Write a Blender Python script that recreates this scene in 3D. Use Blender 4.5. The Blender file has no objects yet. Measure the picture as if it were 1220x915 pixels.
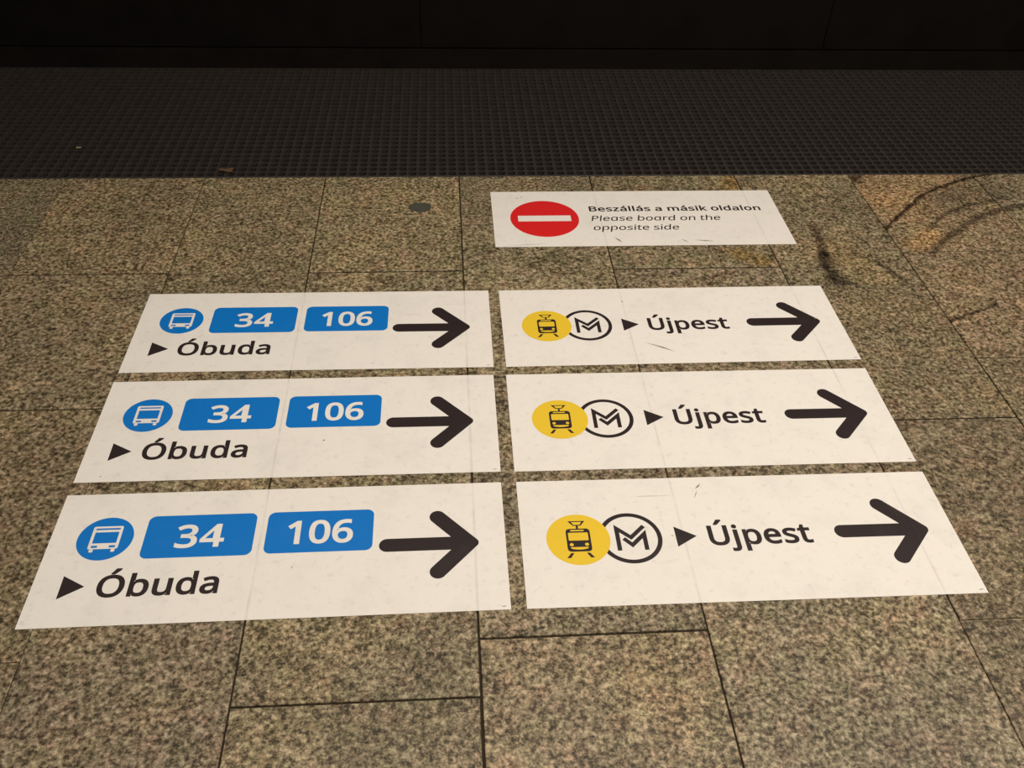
import bpy, bmesh, math, random
from mathutils import Matrix, Vector

# ---------------------------------------------------------------- camera, world, lamps, exposure
scene = bpy.context.scene
COL = scene.collection
cam_data = bpy.data.cameras.new('camera')
cam_data.sensor_fit = 'HORIZONTAL'
cam_data.sensor_width = 36.0
cam_data.lens = 1093.04 / 1220.0 * 36.0
cam_data.clip_start = 0.02
cam = bpy.data.objects.new('camera', cam_data)
COL.objects.link(cam)
RIGHT = Vector((0.99750673, -0.06422245, 0.029254))
UP = Vector((0.02010728, 0.65599054, 0.75450124))
FWD = Vector((0.06764627, 0.75203184, -0.65564631))
cam.matrix_world = Matrix(((RIGHT.x, UP.x, -FWD.x, 0), (RIGHT.y, UP.y, -FWD.y, 0),
                           (RIGHT.z, UP.z, -FWD.z, 1.5), (0, 0, 0, 1)))
scene.camera = cam

world = bpy.data.worlds.new('station_ambient')
scene.world = world
world.use_nodes = True
wb = world.node_tree.nodes['Background']
wb.inputs['Color'].default_value = (1.0, 0.87, 0.72, 1)
wb.inputs['Strength'].default_value = 0.15

def strip_lamp(name, loc, sx, sy, watts):
    ld = bpy.data.lights.new(name, 'AREA')
    ld.shape = 'RECTANGLE'; ld.size = sx; ld.size_y = sy
    ld.energy = watts; ld.color = (1.0, 0.895, 0.770)
    o = bpy.data.objects.new(name, ld); COL.objects.link(o)
    o.location = loc
    return o
strip_lamp('ceiling_strip_lamp', (1.3, 1.50, 3.3), 4.4, 0.35, 128)      # lamp rows of the platform ceiling
strip_lamp('ceiling_strip_lamp', (1.3, -2.2, 3.3), 4.4, 0.35, 85)

vs = scene.view_settings
vs.view_transform = 'Standard'
try: vs.look = 'None'
except Exception: pass
vs.gamma = 1.0
vs.use_curve_mapping = False
vs.exposure = 0.0

random.seed(7)

# ---------------------------------------------------------------- node helpers
def new_mat(name):
    m = bpy.data.materials.new(name); m.use_nodes = True
    nt = m.node_tree
    return m, nt, nt.nodes['Principled BSDF']
class NB:
    def __init__(s, nt): s.nt = nt
    def node(s, t, **kw):
        n = s.nt.nodes.new(t)
        for k, v in kw.items(): setattr(n, k, v)
        return n
    def put(s, sock, v):
        if isinstance(v, bpy.types.NodeSocket): s.nt.links.new(v, sock)
        elif v is not None: sock.default_value = v
    def math(s, op, a, b=None, c=None, clamp=False):
        n = s.node('ShaderNodeMath', operation=op, use_clamp=clamp)
        s.put(n.inputs[0], a)
        if b is not None: s.put(n.inputs[1], b)
        if c is not None: s.put(n.inputs[2], c)
        return n.outputs[0]
    def vm(s, op, a, b=None, scale=None):
        n = s.node('ShaderNodeVectorMath', operation=op)
        s.put(n.inputs[0], a)
        if b is not None: s.put(n.inputs[1], b)
        if scale is not None: s.put(n.inputs['Scale'], scale)
        return n.outputs['Value'] if op in ('LENGTH', 'DOT_PRODUCT') else n.outputs[0]
    def noise(s, vec, scale, detail=3, rough=0.55, color=False):
        n = s.node('ShaderNodeTexNoise')
        s.put(n.inputs['Vector'], vec); n.inputs['Scale'].default_value = scale
        n.inputs['Detail'].default_value = detail; n.inputs['Roughness'].default_value = rough
        return n.outputs['Color'] if color else n.outputs['Fac']
    def ramp(s, fac, stops, interp='LINEAR'):
        n = s.node('ShaderNodeValToRGB'); cr = n.color_ramp; cr.interpolation = interp
        while len(cr.elements) < len(stops): cr.elements.new(0.5)
        for e, (p, c) in zip(cr.elements, stops):
            e.position = p; e.color = (c[0], c[1], c[2], 1) if len(c) == 3 else c
        s.put(n.inputs[0], fac)
        return n.outputs[0]
    def remap(s, v, a, b, c=0.0, d=1.0, smooth=True):
        n = s.node('ShaderNodeMapRange')
        if smooth: n.interpolation_type = 'SMOOTHSTEP'
        s.put(n.inputs[0], v)
        for i, x in enumerate((a, b, c, d)): n.inputs[i + 1].default_value = x
        return n.outputs[0]
    def mix(s, fac, a, b, blend='MIX'):
        n = s.node('ShaderNodeMix', data_type='RGBA', blend_type=blend)
        s.put(n.inputs[0], fac)
        s.put(n.inputs[6], a if isinstance(a, bpy.types.NodeSocket) else (*a, 1))
        s.put(n.inputs[7], b if isinstance(b, bpy.types.NodeSocket) else (*b, 1))
        return n.outputs[2]
    def polyline(s, p, pts):
        best = None
        if len(pts) == 1: return s.vm('LENGTH', s.vm('SUBTRACT', p, (*pts[0], 0)))
        for (ax, ay), (bx, by) in zip(pts, pts[1:]):
            ba = (bx - ax, by - ay, 0.0); bb = ba[0]**2 + ba[1]**2
            pa = s.vm('SUBTRACT', p, (ax, ay, 0.0))
            h = s.math('MULTIPLY', s.vm('DOT_PRODUCT', pa, ba), 1.0 / bb, clamp=True)
            n = s.node('ShaderNodeVectorMath', operation='SCALE'); n.inputs[0].default_value = ba
            s.put(n.inputs['Scale'], h)
            d = s.vm('LENGTH', s.vm('SUBTRACT', pa, n.outputs[0]))
            best = d if best is None else s.math('MINIMUM', best, d)
        return best

# ---------------------------------------------------------------- materials
def granite(name, marks=()):
    """Speckled granite. marks: (points, half width, strength, colour) natural veins and stains of the stone."""
    m, nt, bs = new_mat(name); b = NB(nt)
    geo = b.node('ShaderNodeNewGeometry'); oi = b.node('ShaderNodeObjectInfo')
    off = b.vm('SCALE', (17.0, 29.0, 11.0), scale=oi.outputs['Random'])
    p = b.vm('ADD', geo.outputs['Position'], off)
    wob = b.vm('SUBTRACT', b.noise(p, 95, 2, color=True), (0.5, 0.5, 0.5))
    pd = b.vm('ADD', p, b.vm('SCALE', wob, scale=0.012))
    v = b.node('ShaderNodeTexVoronoi', feature='F1'); b.put(v.inputs['Vector'], pd); v.inputs['Scale'].default_value = 230
    sep = b.node('ShaderNodeSeparateColor'); b.put(sep.inputs[0], v.outputs['Color'])
    v2 = b.node('ShaderNodeTexVoronoi', feature='F1'); b.put(v2.inputs['Vector'], pd); v2.inputs['Scale'].default_value = 120
    sep2 = b.node('ShaderNodeSeparateColor'); b.put(sep2.inputs[0], v2.outputs['Color'])
    fine = b.noise(p, 330, 2)
    mid = b.noise(p, 34, 3)
    gr = b.noise(b.vm('ADD', p, (3.0, 1.0, 0.0)), 105, 4, 0.70)
    g = b.math('ADD', b.math('MULTIPLY', sep.outputs[0], 0.17), b.math('MULTIPLY', sep2.outputs[0], 0.10))
    g = b.math('ADD', g, b.math('MULTIPLY', b.math('SUBTRACT', gr, 0.5), 2.15))
    g = b.math('ADD', g, b.math('MULTIPLY', b.math('SUBTRACT', mid, 0.5), 0.40))
    g = b.math('ADD', g, 0.345)
    col = b.ramp(g, [(0.14, (0.030, 0.022, 0.012)), (0.30, (0.080, 0.062, 0.035)), (0.46, (0.180, 0.146, 0.091)),
                     (0.64, (0.288, 0.240, 0.158)), (0.86, (0.50, 0.42, 0.295))])
    hue = b.ramp(b.noise(b.vm('ADD', p, (5.0, 3.0, 0.0)), 19, 5, 0.7), [(0.32, (0.93, 1.0, 0.88)), (0.50, (1, 1, 1)), (0.68, (1.12, 0.97, 0.99))])
    col = b.mix(1.0, col, hue, 'MULTIPLY')
    big = b.ramp(b.noise(b.vm('ADD', p, (1.0, 9.0, 0.0)), 4.5, 3), [(0.33, (0.84, 0.85, 0.86)), (0.5, (1, 1, 1)), (0.67, (1.16, 1.12, 1.04))])
    col = b.mix(1.0, col, big, 'MULTIPLY')
    # rare honey coloured feldspar spots
    spot = b.remap(b.noise(b.vm('ADD', p, (2.0, 4.0, 0.0)), 17, 1), 0.70, 0.78)
    col = b.mix(b.math('MULTIPLY', spot, 0.30), col, (0.36, 0.27, 0.15))
    col = b.mix(1.0, col, oi.outputs['Color'], 'MULTIPLY')
    if marks:
        jig = b.vm('SUBTRACT', b.noise(geo.outputs['Position'], 32, 4, color=True), (0.5, 0.5, 0.5))
        pos = b.vm('MULTIPLY', b.vm('ADD', geo.outputs['Position'], b.vm('SCALE', jig, scale=0.03)), (1, 1, 0))
        for pts, w, st, c in marks:
            k = b.remap(b.polyline(pos, pts), w * 0.15, w, 1.0, 0.0)
            k = b.math('MULTIPLY', k, b.remap(g, 0.2, 0.9, st * 1.1, st * 0.9, smooth=False), clamp=True)
            col = b.mix(k, col, c, 'MULTIPLY')
    b.put(bs.inputs['Base Color'], col)
    b.put(bs.inputs['Roughness'], b.remap(fine, 0.3, 0.7, 0.42, 0.60))
    bs.inputs['Specular IOR Level'].default_value = 0.32
    bump = b.node('ShaderNodeBump'); bump.inputs['Strength'].default_value = 0.12; bump.inputs['Distance'].default_value = 0.002
    b.put(bump.inputs['Height'], g); b.put(bs.inputs['Normal'], bump.outputs[0])
    return m

def plain(name, c, rough=0.5, spec=0.4, var=0.12, scale=30):
    m, nt, bs = new_mat(name); b = NB(nt)
    geo = b.node('ShaderNodeNewGeometry')
    n = b.noise(geo.outputs['Position'], scale, 4)
    lo = tuple(x * (1 - var) for x in c); hi = tuple(min(1, x * (1 + var)) for x in c)
    b.put(bs.inputs['Base Color'], b.ramp(n, [(0.3, lo), (0.7, hi)]))
    b.put(bs.inputs['Roughness'], b.remap(n, 0.3, 0.7, rough * 0.9, min(1, rough * 1.1)))
    bs.inputs['Specular IOR Level'].default_value = spec
    return m

SEAM_X = [-2.97, -2.55, -2.11, -1.67, -1.23, -0.79, -0.398, 0.045, 0.485, 0.986, 1.387, 1.83, 2.27, 2.71, 3.11, 3.55]

def vinyl(name, c, rough=0.38, dirt=1.0):
    """Printed floor vinyl: faint grey foot smudges, scuffs, and the stone joints showing through as creases."""
    m, nt, bs = new_mat(name); b = NB(nt)
    geo = b.node('ShaderNodeNewGeometry'); P = geo.outputs['Position']
    smudge = b.remap(b.noise(P, 9, 6, 0.7), 0.45, 0.75)
    col = b.mix(b.math('MULTIPLY', smudge, 0.26 * dirt), c, tuple(x * 0.62 for x in c))
    grime = b.remap(b.noise(P, 55, 4, 0.7), 0.53, 0.76)
    col = b.mix(b.math('MULTIPLY', grime, 0.34 * dirt), col, tuple(x * 0.55 for x in c))
    for k, (rz, st) in enumerate(((0.12, 1.0), (-0.5, 0.8), (1.2, 0.6))):
        mp = b.node('ShaderNodeMapping'); b.put(mp.inputs['Vector'], P)
        mp.inputs['Rotation'].default_value = (0, 0, rz); mp.inputs['Scale'].default_value = (3.0, 75.0, 1.0)
        mp.inputs['Location'].default_value = (k * 3.1, k * 7.7, 0)
        sc = b.remap(b.noise(mp.outputs[0], 1.0, 3, 0.6), 0.70, 0.80)
        gate = b.remap(b.noise(b.vm('ADD', P, (k * 4.0 + 1, 2.0, 0)), 7.0, 2), 0.50, 0.62)
        col = b.mix(b.math('MULTIPLY', b.math('MULTIPLY', sc, gate), 0.50 * st * dirt), col, (0.25, 0.22, 0.19))
    sx = b.node('ShaderNodeSeparateXYZ'); b.put(sx.inputs[0], P)
    d = None
    for x in (-0.398, 0.045, 0.485, 0.986):
        e = b.math('ABSOLUTE', b.math('SUBTRACT', sx.outputs[0], x))
        d = e if d is None else b.math('MINIMUM', d, e)
    crease = b.remap(d, 0.0005, 0.0045, 1.0, 0.0)
    col = b.mix(b.math('MULTIPLY', crease, b.remap(b.noise(P, 14, 3), 0.30, 0.65, 0.03 * dirt, 0.30 * dirt)), col, tuple(x * 0.5 for x in c))
    b.put(bs.inputs['Base Color'], col)
    b.put(bs.inputs['Roughness'], b.remap(smudge, 0, 1, rough, min(1, rough + 0.15)))
    bs.inputs['Specular IOR Level'].default_value = 0.35
    h = b.math('SUBTRACT', b.math('MULTIPLY', b.noise(P, 120, 2), 0.35), crease)
    bump = b.node('ShaderNodeBump'); bump.inputs['Strength'].default_value = 0.22; bump.inputs['Distance'].default_value = 0.0012
    b.put(bump.inputs['Height'], h); b.put(bs.inputs['Normal'], bump.outputs[0])
    return m

VEIN = (0.12, 0.10, 0.095)
M = {
 'granite': granite('granite'),
 'granite_rust': granite('granite_rust', [([(0.954, 2.709), (0.975, 2.76)], 0.055, 0.7, (1.0, 0.78, 0.42)),
                                          ([(0.879, 2.300), (0.933, 2.262)], 0.06, 0.7, (1.05, 0.83, 0.45))]),
 'granite_veined': granite('granite_veined', [
     ([(1.41, 2.72), (1.50, 2.60)], 0.17, 0.8, (1.36, 1.20, 1.02)),
     ([(1.60, 2.71), (1.68, 2.74)], 0.12, 0.6, (1.28, 1.15, 1.0)),
     ([(1.72, 2.64), (1.85, 2.69)], 0.13, 0.6, (0.55, 0.56, 0.58)),
     ([(1.53, 2.53), (1.66, 2.63)], 0.06, 0.45, (0.55, 0.56, 0.58)),
     ([(1.444, 2.335), (1.53, 2.40)], 0.06, 0.8, (1.48, 1.27, 0.98)),
     ([(1.381, 2.426), (1.465, 2.512), (1.57, 2.624), (1.666, 2.689), (1.767, 2.742), (1.855, 2.777), (1.946, 2.80)], 0.0125, 0.95, VEIN),
     ([(1.478, 2.297), (1.569, 2.377), (1.716, 2.494), (1.813, 2.542), (1.911, 2.572)], 0.022, 0.72, VEIN),
     ([(1.514, 2.417), (1.625, 2.523), (1.732, 2.578), (1.877, 2.627)], 0.015, 0.6, VEIN),
     ([(1.379, 1.943), (1.443, 1.972), (1.499, 1.996), (1.554, 2.023)], 0.010, 0.85, VEIN),
     ([(1.395, 2.75), (1.43, 2.79)], 0.035, 0.8, VEIN)]),
 'granite_streak': granite('granite_streak', [
     ([(1.25, 2.16), (1.20, 2.30)], 0.11, 0.7, (1.28, 1.14, 0.95)),
     ([(1.158, 2.443), (1.155, 2.378), (1.14, 2.291)], 0.024, 0.75, VEIN),
     ([(1.14, 2.291), (1.124, 2.22), (1.132, 2.156), (1.162, 2.128)], 0.036, 0.85, VEIN),
     ([(1.29, 2.24), (1.312, 2.193), (1.336, 2.135)], 0.016, 0.7, VEIN)]),
 'grout': plain('dark_grout', (0.034, 0.026, 0.018), 0.9, 0.1),
 'slab': plain('black_bedding', (0.0035, 0.003, 0.0025), 0.95, 0.05),
 'rubber': plain('black_rubber', (0.0285, 0.0238, 0.0212), 0.62, 0.28, 0.10, 25),
 'wall': plain('black_wall_paint', (0.0046, 0.0034, 0.0030), 0.75, 0.10, 0.2, 8),
 'skirting': plain('black_skirting', (0.0062, 0.0048, 0.0042), 0.75, 0.10, 0.2, 8),
 'white': vinyl('white_vinyl', (0.80, 0.775, 0.735)),
 'blue': vinyl('blue_print', (0.004, 0.168, 0.57), 0.40, 0.25),
 'black': vinyl('black_print', (0.025, 0.0165, 0.0175), 0.42, 0.0),
 'yellow': vinyl('yellow_print', (0.77, 0.535, 0.035), 0.40, 0.3),
 'red': vinyl('red_print', (0.66, 0.018, 0.020), 0.40, 0.4),
 'scuff': plain('grey_scuff', (0.30, 0.27, 0.23), 0.8, 0.1),
 'gum': plain('dark_green_grey_patch', (0.060, 0.062, 0.048), 0.7, 0.2),
 'leaf': plain('brown_scrap', (0.085, 0.050, 0.024), 0.8, 0.2),
 'fleck': plain('pale_fleck', (0.26, 0.23, 0.12), 0.8, 0.2),
}

# ---------------------------------------------------------------- object helpers
def link(name, data, parent=None, mat=None):
    o = bpy.data.objects.new(name, data); COL.objects.link(o)
    if parent: o.parent = parent
    if mat and data is not None and not data.materials: data.materials.append(mat)
    return o
def tag(o, label, cat, group=None):
    o['label'] = label; o['category'] = cat
    if group: o['group'] = group
    return o
def mesh(name, verts, faces):
    me = bpy.data.meshes.new(name); me.from_pydata(verts, [], faces); me.update(); return me
def box_mesh(name, x0, x1, y0, y1, z0, z1):
    v = [(x0, y0, z0), (x1, y0, z0), (x1, y1, z0), (x0, y1, z0), (x0, y0, z1), (x1, y0, z1), (x1, y1, z1), (x0, y1, z1)]
    f = [(3, 2, 1, 0), (4, 5, 6, 7), (0, 1, 5, 4), (1, 2, 6, 5), (2, 3, 7, 6), (3, 0, 4, 7)]
    return mesh(name, v, f)

# ---------------------------------------------------------------- the floor of granite tiles
FLOOR_Z = -0.012
MAT_Y0, MAT_Y1 = 2.790, 3.700
floor = link('floor', box_mesh('floor', -3.6, 4.2, -0.9, 3.9, -0.10, FLOOR_Z), None, M['slab'])
floor['kind'] = 'structure'
link('grout_bed', box_mesh('grout_bed', -2.975, 3.555, -0.56, MAT_Y0 - 0.004, FLOOR_Z, -0.0045), floor, M['grout'])

def tile(x0, x1, y0, y1, mat, tint, gaps):
    jx = [random.uniform(-0.0004, 0.0004) for _ in range(4)]
    x0 += gaps[0] + jx[0]; x1 -= gaps[1] + jx[1]; y0 += gaps[2] + jx[2]; y1 -= gaps[3] + jx[3]
    cx, cy = (x0 + x1) / 2, (y0 + y1) / 2
    hx, hy, c, t = (x1 - x0) / 2, (y1 - y0) / 2, 0.0012, -FLOOR_Z
    drop = random.uniform(0, 0.0005)
    v = []
    for s, z in ((0, 0), (0, t - c), (c, t - drop)):
        v += [(-hx + s, -hy + s, z), (hx - s, -hy + s, z), (hx - s, hy - s, z), (-hx + s, hy - s, z)]
    f = [(3, 2, 1, 0), (8, 9, 10, 11)]
    for k in (0, 4):
        for i in range(4):
            j = (i + 1) % 4; f.append((k + i, k + j, k + 4 + j, k + 4 + i))
    o = link('tile', mesh('tile', v, f), floor, mat)
    o.location = (cx, cy, FLOOR_Z); o.color = (*tint, 1)
    return o

CROSS = {  # cross joints of each run of tiles, by its left joint
 -2.97: [0.35, 0.95, 1.58, 2.18], -2.55: [0.12, 0.70, 1.35, 1.95], -2.11: [0.40, 1.02, 1.70, 2.30], -1.67: [0.1, 0.72, 1.38, 2.0],
 -1.23: [0.42, 0.98, 1.662, 2.230], -0.79: [0.05, 0.66, 1.25, 1.93], -0.398: [0.30, 0.871, 1.56, 2.225],
 0.045: [0.40, 0.991, 1.75, 2.48], 0.485: [0.10, 0.66, 1.22, 2.226], 0.986: [0.42, 0.991, 1.560, 2.130],
 1.387: [0.55, 1.16, 1.788, 2.300], 1.83: [0.35, 0.98, 1.60, 2.22], 2.27: [0.1, 0.7, 1.3, 1.98], 2.71: [0.4, 1.0, 1.65, 2.3], 3.11: [0.2, 0.8, 1.4, 2.1]}
TINT = {(-1.23, 3): (1.0, 0.97, 0.93), (1.387, 4): (1.06, 0.97, 0.92), (1.387, 3): (1.04, 0.95, 0.90), (1.387, 2): (0.86, 0.83, 0.79),
        (0.986, 1): (0.82, 0.79, 0.77), (0.986, 2): (0.80, 0.77, 0.75), (0.986, 3): (0.84, 0.82, 0.78), (0.986, 4): (0.92, 0.91, 0.86),
        (-1.23, 4): (1.08, 1.03, 0.95), (-0.398, 4): (1.10, 1.08, 0.98), (-0.79, 4): (1.02, 1.0, 0.93), (0.485, 0): (1.06, 1.0, 0.95),
        (0.045, 0): (1.14, 1.08, 1.02), (0.045, 1): (1.06, 1.02, 0.97), (-1.23, 1): (0.93, 0.90, 0.86), (-1.23, 2): (0.93, 0.89, 0.84),
        (-0.398, 1): (0.98, 0.96, 0.90), (-0.79, 1): (1.08, 1.0, 0.94), (-0.398, 0): (1.03, 0.98, 0.93)}
def gap_x(x, k):                       # half joint widths: some joints are packed full, some stand open
    if x == -0.79: return 0.0014 if k >= 3 else 0.0007
    if x == -1.23: return 0.0008
    if x == 0.986 and k <= 1: return 0.0009
    if x in (0.045, -0.398, 0.485) and k <= 1: return {0.045: 0.0030, -0.398: 0.0022, 0.485: 0.0022}[x]
    return 0.0019
def gap_y(xa, y):
    if (xa, y) in ((-1.23, 0.98), (0.986, 0.991), (0.986, 2.130)): return 0.0008
    if (xa, y) == (0.045, 0.991): return 0.0026
    return 0.0034 if y in (2.230, 2.225, 2.226) else 0.0022
for xa, xb in zip(SEAM_X, SEAM_X[1:]):
    ys = [-0.55] + CROSS[xa] + [MAT_Y0 - 0.002]
    for k, (ya, yb) in enumerate(zip(ys, ys[1:])):
        mat = M['granite']
        if xa == 0.485 and k == 4: mat = M['granite_rust']
        if xa in (0.485,) and k == 3: mat = M['granite']
        if xa in (1.387, 1.83) and k >= 3: mat = M['granite_veined']
        if xa == 0.986 and k == 4: mat = M['granite_streak']
        r = random.uniform(0.93, 1.05)
        tint = TINT.get((xa, k), (r, r * random.uniform(0.97, 1.0), r * random.uniform(0.93, 1.0)))
        tile(xa, xb, ya, yb, mat, tint, (gap_x(xa, k), gap_x(xb, k), gap_y(xa, ya), gap_y(xa, yb)))

# ---------------------------------------------------------------- back wall
wall = link('wall_back', box_mesh('wall_back', -3.6, 4.2, 3.722, 3.9, FLOOR_Z, 2.75), None, M['wall'])
wall['kind'] = 'structure'
PAN = [-3.41, -1.752, -0.088, 1.577, 3.24]
for a, c in zip(PAN, PAN[1:]):
    w = c - a - 0.003; z0, z1, bv = 0.082, 2.70, 0.001
    v = []
    for s, y in ((0, 0.012), (0, bv), (bv, 0)):
        v += [(s, y, z0 + s), (w - s, y, z0 + s), (w - s, y, z1 - s), (s, y, z1 - s)]
    f = [(8, 9, 10, 11), (3, 2, 1, 0)]
    for k in (0, 4):
        for i in range(4):
            j = (i + 1) % 4; f.append((k + i, k + j, k + 4 + j, k + 4 + i))
    p = link('wall_panel', mesh('wall_panel', v, f), wall, M['wall'])
    p.location = (a + 0.0015, 3.710, 0)
base = link('baseboard_back', box_mesh('baseboard_back', -3.6, 4.2, 3.702, 3.722, FLOOR_Z, 0.076), None, M['skirting'])
base['kind'] = 'structure'

# ---------------------------------------------------------------- perforated rubber mats along the wall
def perforated_mat(x0, x1, label):
    y0, y1, th = MAT_Y0, MAT_Y1, 0.0115
    rim = 0.003
    nx = round((x1 - x0 - 2 * rim) / 0.0335); ny = round((y1 - y0 - 2 * rim) / 0.0325)
    px = (x1 - x0 - 2 * rim) / nx; py = (y1 - y0 - 2 * rim) / ny
    root = bpy.data.objects.new('rubber_mat', None); COL.objects.link(root)
    root.location = ((x0 + x1) / 2, (y0 + y1) / 2, FLOOR_Z); root.empty_display_size = 0.1
    ox, oy = x0 + rim - root.location.x, y0 + rim - root.location.y
    V, F = [], []
    vid = {}
    def corner(i, j):
        if (i, j) not in vid:
            vid[(i, j)] = len(V); V.append((ox + i * px, oy + j * py, th))
        return vid[(i, j)]
    hx, hy, c = 0.0127, 0.0118, 0.0055
    for j in range(ny):
        for i in range(nx):
            cx, cy = ox + (i + 0.5) * px, oy + (j + 0.5) * py
            ring = [(-hx, -hy + c), (-hx + c, -hy), (hx - c, -hy), (hx, -hy + c), (hx, hy - c), (hx - c, hy), (-hx + c, hy), (-hx, hy - c)]
            t0 = len(V)
            V.extend((cx + a, cy + b_, th) for a, b_ in ring)
            V.extend((cx + a, cy + b_, 0.0006) for a, b_ in ring)
            A, B, C, D = corner(i, j), corner(i + 1, j), corner(i + 1, j + 1), corner(i, j + 1)
            F += [(A, t0 + 1, t0), (A, B, t0 + 2, t0 + 1), (B, t0 + 3, t0 + 2), (B, C, t0 + 4, t0 + 3), (C, t0 + 5, t0 + 4),
                  (C, D, t0 + 6, t0 + 5), (D, t0 + 7, t0 + 6), (D, A, t0, t0 + 7)]
            for k in range(8):
                l = (k + 1) % 8; F.append((t0 + k, t0 + l, t0 + 8 + l, t0 + 8 + k))
    link('perforated_sheet', mesh('perforated_sheet', V, F), root, M['rubber'])
    W, H = (x1 - x0) / 2, (y1 - y0) / 2
    bm = bmesh.new()
    outer = [(-W, -H), (W, -H), (W, H), (-W, H)]; inner = [(-W + rim, -H + rim), (W - rim, -H + rim), (W - rim, H - rim), (-W + rim, H - rim)]
    lv = [[bm.verts.new((x, y, z)) for x, y in q] for q, z in ((outer, 0), (outer, th - 0.002), ([(x * (1 - 0.002 / W), y * (1 - 0.002 / H)) for x, y in outer], th), (inner, th))]
    for a, b_ in zip(lv, lv[1:]):
        for i in range(4): bm.faces.new((a[i], a[(i + 1) % 4], b_[(i + 1) % 4], b_[i]))
    me = bpy.data.meshes.new('border'); bm.to_mesh(me); bm.free()
    link('border', me, root, M['rubber'])
    tag(root, label, 'mat', 'perforated rubber mats along the dark wall')
perforated_mat(-3.45, -1.402, 'black perforated rubber mat at the left edge, beyond the short cross seam')
perforated_mat(-1.400, 4.05, 'long black perforated rubber mat between the granite tiles and the dark wall')

# ---------------------------------------------------------------- flat print shapes (millimetres)
def circle(cx, cy, r, n=64, a0=0.0): return [(cx + r * math.cos(a0 + 2 * math.pi * i / n), cy + r * math.sin(a0 + 2 * math.pi * i / n)) for i in range(n)]
def arc(cx, cy, r, a0, a1, n=10): return [(cx + r * math.cos(a0 + (a1 - a0) * i / n), cy + r * math.sin(a0 + (a1 - a0) * i / n)) for i in range(n + 1)]
def rrect(x0, x1, y0, y1, r, n=7):
    h = math.pi / 2; out = []
    for cx, cy, a in ((x1 - r, y1 - r, 0), (x0 + r, y1 - r, h), (x0 + r, y0 + r, 2 * h), (x1 - r, y0 + r, 3 * h)):
        out += arc(cx, cy, r, a, a + h, n)
    return out
def rect(x0, x1, y0, y1): return [(x0, y0), (x1, y0), (x1, y1), (x0, y1)]
def stroke(pts, w):
    """Mitred polyline outline."""
    L, R = [], []
    n = len(pts)
    for i, p in enumerate(pts):
        p = Vector(p)
        a = (p - Vector(pts[i - 1])).normalized() if i else None
        c = (Vector(pts[i + 1]) - p).normalized() if i < n - 1 else None
        if a is None: m = Vector((-c.y, c.x))
        elif c is None: m = Vector((-a.y, a.x))
        else:
            na, nc = Vector((-a.y, a.x)), Vector((-c.y, c.x)); s = na + nc; m = s * (2 / s.length_squared)
        L.append(tuple(p + m * w / 2)); R.append(tuple(p - m * w / 2))
    return L + R[::-1]
def arrow_outline():
    w = 17.0; y0 = 1.0; A = Vector((325, 73)); C = Vector((391, y0))
    u = (C - A).normalized(); n = Vector((-u.y, u.x))
    if n.x < 0: n = -n
    th = math.atan2(n.y, n.x)
    up = arc(A.x, A.y, w, th, th + math.pi, 14)
    t = ((y0 + w) - (A.y - n.y * w)) / u.y
    k = A - n * w + u * t
    r = 12.0; apx = C.x + w / n.x; cx = apx - r / n.x
    top = arc(cx, y0, r, 0, th, 6) + up + [(k.x, k.y)] + arc(221, y0, w, math.pi / 2, math.pi, 10)
    bot = [(x, 2 * y0 - y) for x, y in reversed(top)]
    return top + bot[1:-1]

PRINT_T = 0.00006
def fill(name, groups, z, mat):
    """Each group of contours (even-odd) is filled on its own, then all are joined to one thin printed mesh; z in millimetres."""
    bm = bmesh.new()
    for g in groups:
        cu = bpy.data.curves.new(name, 'CURVE'); cu.dimensions = '2D'; cu.fill_mode = 'BOTH'; cu.extrude = PRINT_T
        for pts in g:
            sp = cu.splines.new('POLY'); sp.points.add(len(pts) - 1)
            for q, (x, y) in zip(sp.points, pts): q.co = (x / 1000, y / 1000, 0, 1)
            sp.use_cyclic_u = True
        ob = bpy.data.objects.new(name, cu)
        me = bpy.data.meshes.new_from_object(ob)
        bm.from_mesh(me)
        bpy.data.objects.remove(ob); bpy.data.curves.remove(cu); bpy.data.meshes.remove(me)
    bmesh.ops.translate(bm, verts=bm.verts, vec=(0, 0, z / 1000))
    me = bpy.data.meshes.new(name); bm.to_mesh(me); bm.free()
    me.materials.clear(); me.materials.append(mat)
    return me
def text(name, key, x0, x1, base, sy, z, mat):
    cs = [[(c[i], c[i + 1]) for i in range(0, len(c), 2)] for c in GLYPHS[key]]
    a = min(p[0] for c in cs for p in c); b_ = max(p[0] for c in cs for p in c)
    k = (x1 - x0) / (b_ - a)
    return fill(name, [[[(x0 + (x - a) * k, base + y / 1000 * sy) for x, y in c] for c in cs]], z, mat)

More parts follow.
